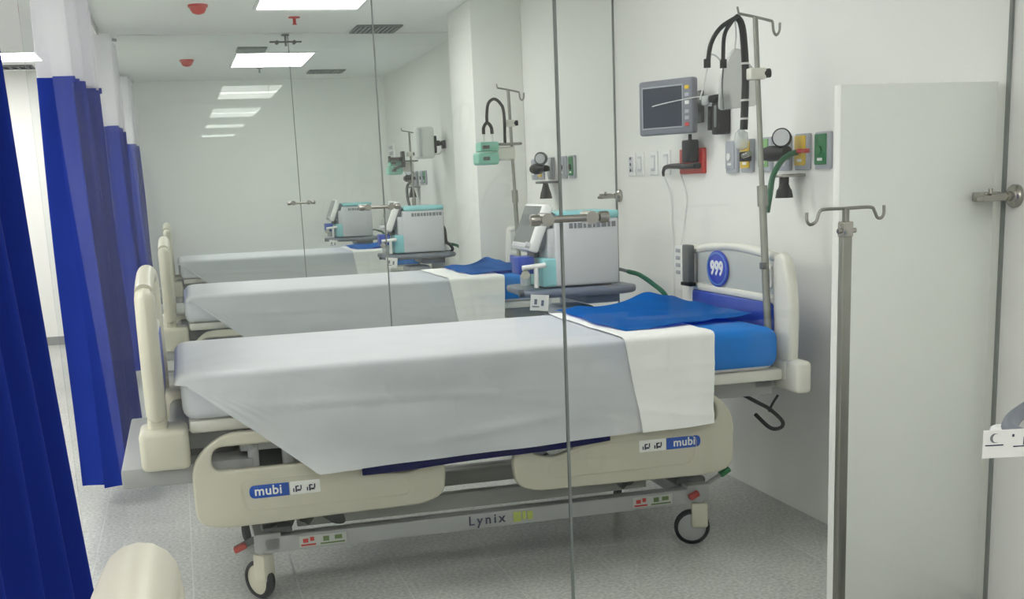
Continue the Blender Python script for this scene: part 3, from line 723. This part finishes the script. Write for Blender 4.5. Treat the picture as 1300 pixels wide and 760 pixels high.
part('support_leg', cyl(new(), (2.245, 4.235, 1.245), (2.245, 4.235, 1.325), .004), M['chrome'], t)
single('oxygen_hose', tube(new(), [(2.27, 4.15, 1.413), (2.235, 4.14, 1.405), (2.19, 4.12, 1.382), (2.14, 4.09, 1.33), (2.112, 4.06, 1.265), (2.095, 4.05, 1.20)], .011, 10, 8), M['hosegreen'], 'green hose curving from the yellow outlet down to the nearest drip pole', 'hose', (2.2, 4.12, 1.35), sharp=70)
single('sensor_plug', cyl(cyl(new(), (2.285, 4.085, 1.416), (2.255, 4.12, 1.416), .008), (2.262, 4.10, 1.416), (2.255, 4.06, 1.416), .006), M['redink'], 'small red plug between the right yellow and dark green outlets', 'plug', (2.27, 4.09, 1.416))
# power
t = thing('power_outlet', 'red wall power outlet below the monitor with plugs in it', 'outlet', (HW, 5.175, 1.41))
part('plate', box(new(), HW-.02, HW, 5.045, 5.305, 1.35, 1.462, .004), M['red'], t)
for y in (5.11, 5.24): part('socket', box(new(), HW-.024, HW-.019, y-.035, y+.035, 1.375, 1.445, .004), M['redink'], t)
t = thing('power_adapter', 'black power adapter block plugged into the red outlet', 'adapter', (2.26, 5.17, 1.45))
part('body', box(new(), HW-.075, HW-.024, 5.07, 5.155, 1.40, 1.50, .008), M['black'], t)
part('cord_stub', cyl(new(), (HW-.05, 5.112, 1.498), (HW-.05, 5.112, 1.525), .008), M['black'], t)
t = thing('power_plug', 'black plug with a bent tail in the lower part of the red outlet', 'plug', (2.27, 5.2, 1.385))
part('body', box(new(), HW-.06, HW-.024, 5.05, 5.2, 1.372, 1.396, .006), M['black'], t)
part('tail', tube(new(), [(HW-.045, 5.19, 1.385), (HW-.05, 5.30, 1.388), (HW-.05, 5.40, 1.385), (HW-.045, 5.44, 1.365), (HW-.04, 5.45, 1.345)], lambda q: .014-.008*q, 8), M['black'], t)
part('cord', tube(new(), [(HW-.04, 5.45, 1.35), (HW-.012, 5.43, 1.25), (HW-.008, 5.425, 1.1), (HW-.008, 5.41, .95), (HW-.008, 5.41, .8), (HW-.008, 5.42, .60)], .0035, 6), M['cable'], t, 'thin white cord')
part('cord', tube(new(), [(HW-.022, 5.285, 1.352), (HW-.008, 5.265, 1.28), (HW-.008, 5.25, 1.22), (HW-.008, 5.29, 1.10), (HW-.02, 5.295, 1.021)], .0035, 6), M['cable'], t, 'thin white cord')
for y, kind, lb in ((5.955, 1, 'white socket with three dots, leftmost plate on the wall by the glass edge'), (5.833, 0, 'white switch plate second from the left below the monitor'),
                    (5.652, 0, 'blank white wall plate third from the left below the monitor'), (5.49, 0, 'blank white wall plate next to the red outlet')):
    t = thing('wall_plate', lb, 'switch', (HW, y, 1.41), 'white plates below the monitor')
    part('plate', box(new(), HW-.010, HW, y-.045, y+.045, 1.352, 1.466, .003), M['white'], t)
    part('insert', box(new(), HW-.014, HW-.009, y-.026, y+.026, 1.372, 1.448, .003), M['offwhite'], t)
    if kind:
        for z in (1.38, 1.41, 1.44): part('contact', cyl(new(), (HW-.016, y, z), (HW-.0135, y, z), .008, n=10), M['ink'], t)
    else: part('rocker', box(new(), HW-.017, HW-.013, y-.018, y+.018, 1.385, 1.435, .002), M['white'], t)
# monitor
MC = Vector((2.12, 5.065, 1.642)); az = math.radians(62)
nrm = Vector((-math.sin(az), -math.cos(az), 0)); rt = Vector((0, 0, 1)).cross(nrm); rt = -rt if rt.dot(Vector((1, 0, 0))) < 0 and False else rt
MB = basis(MC, rt, (0, 0, 1))
t = thing('patient_monitor', 'dark screened patient monitor in a slate frame on the wall above the red outlet', 'monitor', (HW, 5.1, 1.64))
mw, mh = .305, .236
part('housing', box(new(), -mw/2, mw/2, -mh/2, mh/2, -.045, 0, .012, 3, MB), M['slate'], t)
part('inner_border', box(new(), -mw/2+.022, mw/2-.05, -mh/2+.026, mh/2-.026, -.002, .003, .002, 1, MB), M['outgrey'], t)
part('screen', box(new(), -mw/2+.028, mw/2-.054, -mh/2+.032, mh/2-.032, 0, .0045, .002, 1, MB), M['screen'], t)
for i, (m, z) in enumerate((('yellow', .076), ('outgrey', .045), ('label', .012), ('outgrey', -.025), ('outgrey', -.052), ('redink', -.08))):
    part('key', box(new(), mw/2-.04, mw/2-.016, z-.008, z+.008, 0, .004, .002, 1, MB), M[m], t)
part('swivel_arm', cyl(new(), MC+nrm*-.04, (HW-.01, MC.y+.05, MC.z), .022), M['darkmetal'], t)
part('wall_bracket', box(new(), HW-.015, HW, MC.y, MC.y+.10, MC.z-.07, MC.z+.07, .004), M['darkmetal'], t)
t = thing('probe_holder', 'black probe holder on the wall right of the monitor', 'holder', (HW, 4.86, 1.6))
part('body', box(new(), HW-.06, HW, 4.795, 4.865, 1.51, 1.645, .008), M['black'], t)
part('cap', box(new(), HW-.068, HW-.004, 4.80, 4.885, 1.645, 1.675, .01), M['black'], t)
part('probe', cyl(new(), (HW-.05, 4.89, 1.53), (HW-.05, 4.885, 1.63), .014), M['black'], t)
part('window', box(new(), HW-.064, HW-.058, 4.81, 4.83, 1.54, 1.63, .002), M['vent'], t)
part('grip', lathe(new(), [(.012, -.02), (.018, -.012), (.018, .012), (.012, .02)], (HW-.075, 4.89, 1.655), n=14), M['clear'], t)
single('sensor_lead', tube(new(), [(HW-.08, 4.89, 1.672), (HW-.11, 4.93, 1.672), (2.12, 4.97, 1.66), (2.085, 5.05, 1.652), (2.075, 5.10, 1.648)], .0022, 6), M['cable'], 'thin white lead running from the probe holder to the monitor', 'cord', (2.2, 5.1, 1.69), sharp=80)
# handset at the far side of the headboard
t = thing('nurse_call_handset', 'white handset with buttons hanging behind the far edge of the nearest headboard', 'remote', (HW, 5.3, .9))
part('body', box(new(), HW-.035, HW-.008, 5.245, 5.35, .80, 1.02, .01), M['white'], t)
for i in range(4): part('button', box(new(), HW-.039, HW-.034, 5.27, 5.32, .885+i*.034, .903+i*.034, .003), M['outgrey'], t)
t = thing('bracket_post', 'grey bracket clipped on the far end of the nearest headboard', 'bracket', (2.05, 4.66, .9))
part('upright', box(new(), 2.035, 2.064, 4.632, 4.70, .905, 1.06, .006), M['darkmetal'], t)
part('foot', box(new(), 2.03, 2.062, 4.615, 4.705, .89, .905, .003), M['black'], t)
# cable on floor by head wall
single('bed_power_cable', tube(new(), [(2.02, 4.15, .52), (2.13, 4.2, .46), (2.2, 4.22, .42), (2.245, 4.20, .37), (2.235, 4.2, .345), (2.19, 4.2, .35), (2.15, 4.25, .40)], .008, 8), M['black'], 'black cable loop hanging below the head end of the nearest bed', 'cable', (2.15, 4.2, .42), sharp=80)
single('cable_end', tube(new(), [(2.235, 4.22, .475), (2.21, 4.22, .44), (2.195, 4.22, .41)], .005, 6), M['black'], 'short black cable end crossing the cable loop behind the nearest bed', 'cable', (2.21, 4.22, .44), sharp=80)

# ------------------------------------------------------------ ventilator
VO = (1.78, 5.5, 0)
vt = thing('ventilator', 'turquoise and grey ventilator cart beside the nearest bed with a tilted screen', 'ventilator', VO, 'ventilator carts between the beds')
part('body', box(new(), 1.665, 1.978, 5.30, 5.63, .862, 1.168, .012, 3), M['offwhite'], vt)
part('top_cover', box(new(), 1.68, 1.982, 5.295, 5.635, 1.166, 1.202, .014, 3), M['turq'], vt, 'turquoise top cover')
part('front_cover', box(new(), 1.60, 1.692, 5.305, 5.625, .862, .995, .012, 3), M['turq'], vt, 'turquoise front block')
part('front_shoulder', box(new(), 1.63, 1.68, 5.31, 5.62, .99, 1.13, .012), M['offwhite'], vt)
bm = new()
x = 1.735
for wd in (.018, .012, .022, .014, .02, .012, .018, .024, .014, .02): box(bm, x, x+wd, 5.2985, 5.3002, 1.126, 1.150); x += wd+.006
part('faint_print', bm, M['inkgrey'], vt)
tl = math.radians(22)
DB = basis((1.577, 5.455, 1.142), (0, -1, 0), (math.sin(tl), 0, math.cos(tl)))
dp = part('display', box(new(), -.155, .155, -.112, .112, -.05, 0, .012, 3, DB), M['white'], vt)
part('display_back', box(new(), -.135, .135, -.09, .09, -.075, -.048, .012, 2, DB), M['tray'], dp)
part('screen', box(new(), -.135, .135, -.080, .098, -.001, .003, .002, 1, DB), M['greyscreen'], dp)
part('key_strip', box(new(), -.12, .12, -.104, -.086, -.001, .004, .003, 1, DB), M['offwhite'], dp)
part('knob', cyl(new(), DB @ Vector((.145, -.09, 0)), DB @ Vector((.145, -.09, .02)), .013), M['offwhite'], dp)
part('display_neck', cyl(new(), (1.60, 5.46, .99), (1.61, 5.46, 1.08), .028), M['tray'], vt)
part('valve_block', box(new(), 1.495, 1.575, 5.34, 5.46, .925, 1.005, .008), M['bluepl'], vt, 'blue valve block')
part('valve', cyl(new(), (1.50, 5.29, .958), (1.61, 5.29, .966), .012), M['white'], vt)
part('valve', cyl(new(), (1.565, 5.29, .865), (1.565, 5.29, .96), .011), M['white'], vt)
part('valve', cyl(new(), (1.52, 5.31, .93), (1.50, 5.24, .93), .02), M['chrome'], vt)
part('filter', cyl(new(), (1.545, 5.4, .87), (1.545, 5.4, .93), .026), M['clear'], vt)
tr = [(1.46, -5.22)]
tray = rounded([(1.52, -5.69), (2.035, -5.69), (2.05, -5.23), (1.53, -5.23), (1.505, -5.30)], [.05, .06, .06, .03, .03])
part('tray', prof([tray], .034, .012, Matrix.Translation((0, 0, .838)) @ Matrix.Diagonal((1, -1, 1, 1))), M['tray'], vt)
part('tray_rail', tube(new(), [(1.495, 5.25, .845), (1.58, 5.22, .838), (1.9, 5.215, .835), (2.0, 5.22, .838), (2.04, 5.30, .838)], .017, 10), M['tray'], vt)
part('rail_end', cyl(new(), (1.49, 5.25, .846), (1.468, 5.252, .846), .018), M['darkmetal'], vt)
part('drawer', box(new(), 1.80, 1.97, 5.28, 5.64, .775, .822, .012), M['tray'], vt)
part('column', box(new(), 1.70, 1.87, 5.34, 5.58, .13, .76, .02, 3), M['offwhite'], vt)
tgm = basis((1.548, 5.196, .805), (1, -.02, -.1), (0, 0, 1))
tg = part('tag', box(new(), -.043, .043, -.036, .036, -.001, .001, 0, 1, tgm), M['label'], vt, 'white paper tag')
bm = new(); box(bm, -.025, -.012, -.008, .016, .001, .002, 0, 1, tgm); box(bm, .008, .02, -.014, .012, .001, .002, 0, 1, tgm); box(bm, -.034, .0, -.02, -.016, .001, .002, 0, 1, tgm)
part('tag_print', bm, M['inkgrey'], tg)
part('base', box(new(), 1.50, 2.04, 5.3, 5.62, .085, .135, .02, 3), M['tray'], vt)
for x in (1.53, 2.0):
    for y in (5.24, 5.66):
        cs = part('caster', lathe(new(), [(.012, -.018), (.05, -.018), (.056, -.01), (.056, .01), (.05, .018), (.012, .018)], (x, y, .056), (.3, 1, 0), 22), M['rubber'], vt)
        part('fork', box(new(), x-.035, x+.035, y-.025, y+.025, .085, .12, .01), M['tray'], cs)
part('rear_hose', tube(new(), [(1.975, 5.42, .91), (2.01, 5.40, .918), (2.05, 5.35, .905)], .008, 8), M['vent'], vt)
part('supply_hose', tube(new(), [(2.045, 5.36, .907), (2.07, 5.28, .895), (2.085, 5.15, .86), (2.09, 5.02, .82), (2.10, 4.98, .74), (2.15, 5.0, .5)], .011, 8), M['hosegreen'], vt, 'dark green supply hose')

# ------------------------------------------------------------ copies of the bays
D2, D3, D0 = (.03, 3.03, 0), (.02, 6.76, 0), (.07, -3.765, 0)
bed2 = dup(bed, D2, 'hospital bed in the middle, second from the viewer, mostly hidden by the white sheets')
bed3 = dup(bed, D3, 'farthest hospital bed, before the back wall')
bed0 = dup(bed, D0, 'bed whose cream footboard top alone shows at the bottom left corner')
dup(sh, (.06, 3.03, 0), 'white sheet on the middle bed behind the second glass wall')
dup(sh, D3, 'white sheet on the farthest bed')
def dup1(o, d, label):
    c = o.copy(); COL.objects.link(c); c.location = o.location+Vector(d); c['label'] = label; return c
c2 = dup1(bs, (.10, 3.03, 0), 'folded blue cloth on the head end of the middle bed'); c2.scale.x = .75; dup1(bs, D3, 'folded blue cloth on the head end of the farthest bed')
dup(vt, (-.075, 3.5, 0), 'ventilator cart beside the middle bed, left of the wall pilaster')
dup(vt, (-.05, 7.1, 0), 'smallest ventilator cart at the head of the farthest bed')
t = thing('utility_cart', 'cart at the right edge of the photo, only its grey tray rim showing', 'cart', (1.85, 1.9, 0))
part('tray', box(new(), 1.60, 2.12, 1.62, 2.10, .785, .81, .012), M['white'], t)
part('tray_rim', tube(new(), [(1.62, 1.70, .825), (1.545, 1.86, .825), (1.555, 1.97, .827), (1.66, 2.07, .835), (1.80, 2.13, .845), (2.1, 2.15, .845)], .016, 10), M['tray'], t)
part('column', box(new(), 1.74, 1.98, 1.75, 2.05, .12, .80, .02), M['offwhite'], t)
part('base', box(new(), 1.64, 2.1, 1.66, 2.14, .07, .13, .02), M['tray'], t)
for x in (1.68, 2.06):
    for y in (1.7, 2.1): part('caster', lathe(new(), [(.01, -.014), (.034, -.014), (.036, 0), (.034, .014), (.01, .014)], (x, y, .036), (.3, 1, 0), 18), M['rubber'], t)
t = thing('paper_tag', 'white printed paper strip with small logos hung on the cart at the right edge', 'sign', (1.494, 1.84, .838))
pm = basis((1.494, 1.842, .838), (1, -.13, -.02), (0, 0, 1))
part('sheet', box(new(), -.09, .09, -.032, .021, -.0012, .0012, 0, 1, pm), M['label'], t)
cres = [Vector((.009*math.cos(a), .009*math.sin(a))) for a in [math.radians(60+i*20) for i in range(13)]]+[Vector((.004+.0085*math.cos(a), .0085*math.sin(a))) for a in [math.radians(285-i*20) for i in range(11)]]
part('crescent_logo', prof([cres], .0012, 0, pm @ Matrix.Translation((-.068, .006, .0018))), M['inkgrey'], t)
bm = new(); box(bm, -.086, -.05, -.0085, -.0065, .0012, .002, 0, 1, pm); box(bm, -.033, -.029, .007, .012, .0012, .002, 0, 1, pm); box(bm, -.03, -.004, -.0125, -.0105, .0012, .002, 0, 1, pm); box(bm, -.01, .004, -.009, .006, .0012, .002, 0, 1, pm)
part('small_print', bm, M['ink'], t)

# middle bay: pole, tube, wall outlets
p2 = dup(ip, (-.075, 3.06, 0), 'drip pole at the head of the middle bed in front of the pilaster')
tb2 = thing('breathing_tube', 'black tube with forked end looped on the drip pole of the middle bed', 'tube', (1.9, 7.1, 1.6), 'black tubes looped on drip poles')
part('trunk', tube(new(), [(1.925, 7.06, 1.57), (1.925, 7.06, 1.75), (1.905, 7.06, 1.805), (1.868, 7.06, 1.83), (1.832, 7.06, 1.805), (1.82, 7.06, 1.74), (1.82, 7.06, 1.69)], .009, 10), M['black'], tb2)
part('fork', tube(new(), [(1.795, 7.06, 1.63), (1.798, 7.06, 1.67), (1.82, 7.06, 1.695), (1.843, 7.06, 1.67), (1.848, 7.06, 1.63)], .010, 10), M['black'], tb2)
part('wire', tube(new(), [(1.797, 7.06, 1.63), (1.80, 7.07, 1.59), (1.82, 7.08, 1.57)], .004, 6), M['cable'], tb2)
part('wire', tube(new(), [(1.847, 7.06, 1.63), (1.85, 7.07, 1.59), (1.83, 7.08, 1.57)], .004, 6), M['cable'], tb2)
def infusion(d, label):
    t = thing('infusion_pump', label, 'pump', (1.84+d[0], 7.1+d[1], 1.5), 'pale green pumps on drip poles')
    X, Y = d[0], d[1]
    part('upper_unit', box(new(), 1.765+X, 1.88+X, 7.03+Y, 7.16+Y, 1.53, 1.585, .01), M['mint'], t)
    part('lower_unit', box(new(), 1.745+X, 1.875+X, 7.01+Y, 7.16+Y, 1.452, 1.525, .016, 3), M['mint'], t)
    for z in (1.553, 1.487): part('display', box(new(), 1.775+X, 1.815+X, 7.005+Y, 7.03+Y, z-.009, z+.011, .002), M['darkmetal'], t)
    part('side_block', box(new(), 1.865+X, 1.99+X, 7.06+Y, 7.16+Y, 1.475, 1.555, .014, 3), M['creamlight'], t)
    part('shelf', box(new(), 1.89+X, 2.03+X, 7.05+Y, 7.15+Y, 1.562, 1.577, .005), M['steel'], t)
infusion((0, 0), 'pale green pump on the drip pole in front of the pilaster')
LB = ['left', 'second', 'third', 'right']
def far_bay_services(dy, nm):
    for k, (y, m) in enumerate(((7.72, 'outgrey'), (7.57, 'yellow'), (7.36, 'offwhite'), (7.10, 'outgrey'), (6.93, 'green'))):
        pos = ['leftmost grey', 'yellow', 'whitish middle', 'grey fourth', 'dark green rightmost'][k]
        outlet(y+dy, m, '%s gas outlet on the wall behind the %s bed' % (pos, nm), z=1.42)
    t = thing('pressure_regulator', 'dark regulator with gauge on the wall outlets behind the %s bed' % nm, 'regulator', (HW, 7.3+dy, 1.41))
    part('body', lathe(new(), [(.012, -.10), (.026, -.09), (.034, -.05), (.034, .0), (.02, .03), (.02, .09)], (2.225, 7.36+dy, 1.42), (.2, -1, 0), n=16), M['black'], t)
    part('gauge', lathe(new(), [(.03, -.02), (.04, -.016), (.04, .014), (.034, .018)], (2.225, 7.32+dy, 1.482), (-.5, -.85, 0), n=22), M['darkmetal'], t)
    part('dial', cyl(new(), (2.214, 7.302+dy, 1.482), (2.213, 7.300+dy, 1.482), .03), M['offwhite'], t)
    t = thing('suction_trap', 'black suction trap below the wall outlets behind the %s bed' % nm, 'trap', (HW, 7.3+dy, 1.3))
    part('bracket', box(new(), 2.2, HW, 7.24+dy, 7.38+dy, 1.328, 1.342, .003), M['darkmetal'], t)
    part('waist', cyl(new(), (2.24, 7.29+dy, 1.275), (2.24, 7.29+dy, 1.328), .03, .016), M['black'], t)
    part('jar', cyl(new(), (2.24, 7.29+dy, 1.235), (2.24, 7.29+dy, 1.277), .04, .032), M['black'], t)
far_bay_services(0, 'middle'); far_bay_services(4.45, 'farthest')
single('coiled_hose', tube(new(), [(2.24, 11.75, 1.40), (2.20, 11.8, 1.34), (2.19, 11.75, 1.22), (2.21, 11.7, 1.10)], .014, 8), M['darkmetal'], 'dark hose hanging from the outlets behind the farthest bed', 'hose', (2.2, 11.7, 1.3), sharp=70)
single('equipment_hose', tube(new(), [(1.90, 9.0, 1.08), (1.925, 8.9, 1.02), (1.93, 8.88, .93), (1.96, 8.88, .90), (1.98, 8.9, .87), (1.965, 8.9, .85), (1.925, 8.9, .85)], .012, 8), M['rubber'], 'black hose looped at the back of the cart beside the middle bed', 'hose', (1.93, 8.9, .95), sharp=70)
# farthest bay: pole, bag, monitor seen edge on, bracket, pump
dup(ip, (.035, 6.87, -.06), 'drip pole at the head of the farthest bed beside the white monitor')
t = thing('patient_monitor', 'white backed patient monitor on a black arm beyond the pilaster', 'monitor', (2.15, 10.6, 1.7))
part('housing', box(new(), 2.055, 2.215, 10.45, 10.6, 1.575, 1.845, .025, 3), M['white'], t)
part('rear_cover', box(new(), 2.075, 2.10, 10.435, 10.455, 1.59, 1.83, .005), M['offwhite'], t)
part('mount_plate', box(new(), 2.215, 2.235, 10.46, 10.59, 1.62, 1.765, .004), M['black'], t)
part('arm', cyl(new(), (2.23, 10.5, 1.70), (2.30, 10.48, 1.70), .016), M['black'], t)
part('joint', cyl(new(), (2.25, 10.5, 1.68), (2.25, 10.5, 1.725), .024), M['black'], t)
part('wall_bracket', box(new(), 2.29, HW, 10.44, 10.54, 1.655, 1.725, .004), M['black'], t)
part('cable', tube(new(), [(2.22, 10.5, 1.61), (2.26, 10.48, 1.615), (2.295, 10.47, 1.65)], .006, 6), M['cable'], t)
t = thing('mount_arm', 'black bracket arm on the wall above the pale pump of the farthest bay', 'bracket', (1.98, 10.9, 1.57))
part('plate', box(new(), 1.995, 2.02, 10.85, 10.95, 1.515, 1.655, .004), M['black'], t)
part('arm', box(new(), 1.885, 2.0, 10.88, 10.92, 1.575, 1.605, .006), M['black'], t)
part('end_pad', box(new(), 1.878, 1.892, 10.86, 10.94, 1.562, 1.617, .004), M['black'], t)
part('strut', cyl(new(), (2.0, 10.9, 1.53), (1.925, 10.9, 1.505), .010), M['black'], t)
infusion((.13, 3.9), 'pale green pump on the drip pole of the farthest bay')
t = thing('socket_strip', 'grey socket strip on the wall right of the far glass joint', 'outlet', (HW, 13.0, 1.65))
part('strip', box(new(), HW-.02, HW, 12.95, 13.25, 1.55, 1.80, .004), M['white'], t)
for z in (1.58, 1.64, 1.70, 1.76): part('socket', box(new(), HW-.026, HW-.019, 13.0, 13.2, z-.018, z+.018, .003), M['outgrey'], t)

# ------------------------------------------------------------ drip stand in the front bay
FX, FY = 1.555, 2.6
t = thing('drip_stand', 'tall steel drip stand with two hooks standing in front of the white board', 'drip stand', (FX, FY, 0))
part('lower_pole', box(new(), FX-.0125, FX+.0125, FY-.0125, FY+.0125, .08, 1.205, .004), M['steel'], t)
part('upper_pole', cyl(new(), (FX, FY, 1.19), (FX, FY, 1.252), .0085), M['steel'], t)
cl = part('collar', box(new(), FX-.014, FX+.014, FY-.014, FY+.014, 1.185, 1.222, .003), M['chrome'], t)
part('collar_screw', cyl(new(), (FX-.024, FY-.005, 1.20), (FX+.024, FY-.005, 1.20), .006), M['chrome'], cl)
hb = [(FX-.105, 1.248), (FX-.104, 1.228), (FX-.095, 1.219), (FX-.08, 1.226), (FX-.072, 1.246), (FX-.058, 1.253), (FX, 1.253), (FX+.066, 1.253), (FX+.078, 1.243), (FX+.086, 1.228), (FX+.097, 1.226), (FX+.104, 1.236), (FX+.104, 1.256)]
part('hook_bar', tube(new(), [(a, FY, b) for a, b in hb], .004, 8, 5), M['steel'], t)
part('hub', lathe(new(), [(.03, .06), (.036, .075), (.03, .11), (.02, .12)], (FX, FY, 0), n=18), M['greymetal'], t)
for i in range(5):
    a = 2*PI*i/5+.3; e = Vector((FX+.25*math.cos(a), FY+.25*math.sin(a), .06))
    lg = part('leg', tube(new(), [(FX, FY, .085), e], .012, 8), M['steel'], t)
    part('caster', lathe(new(), [(.008, -.012), (.026, -.012), (.028, 0), (.026, .012), (.008, .012)], (e.x, e.y, .029), (math.cos(a+1), math.sin(a+1), 0), 16), M['rubber'], lg)
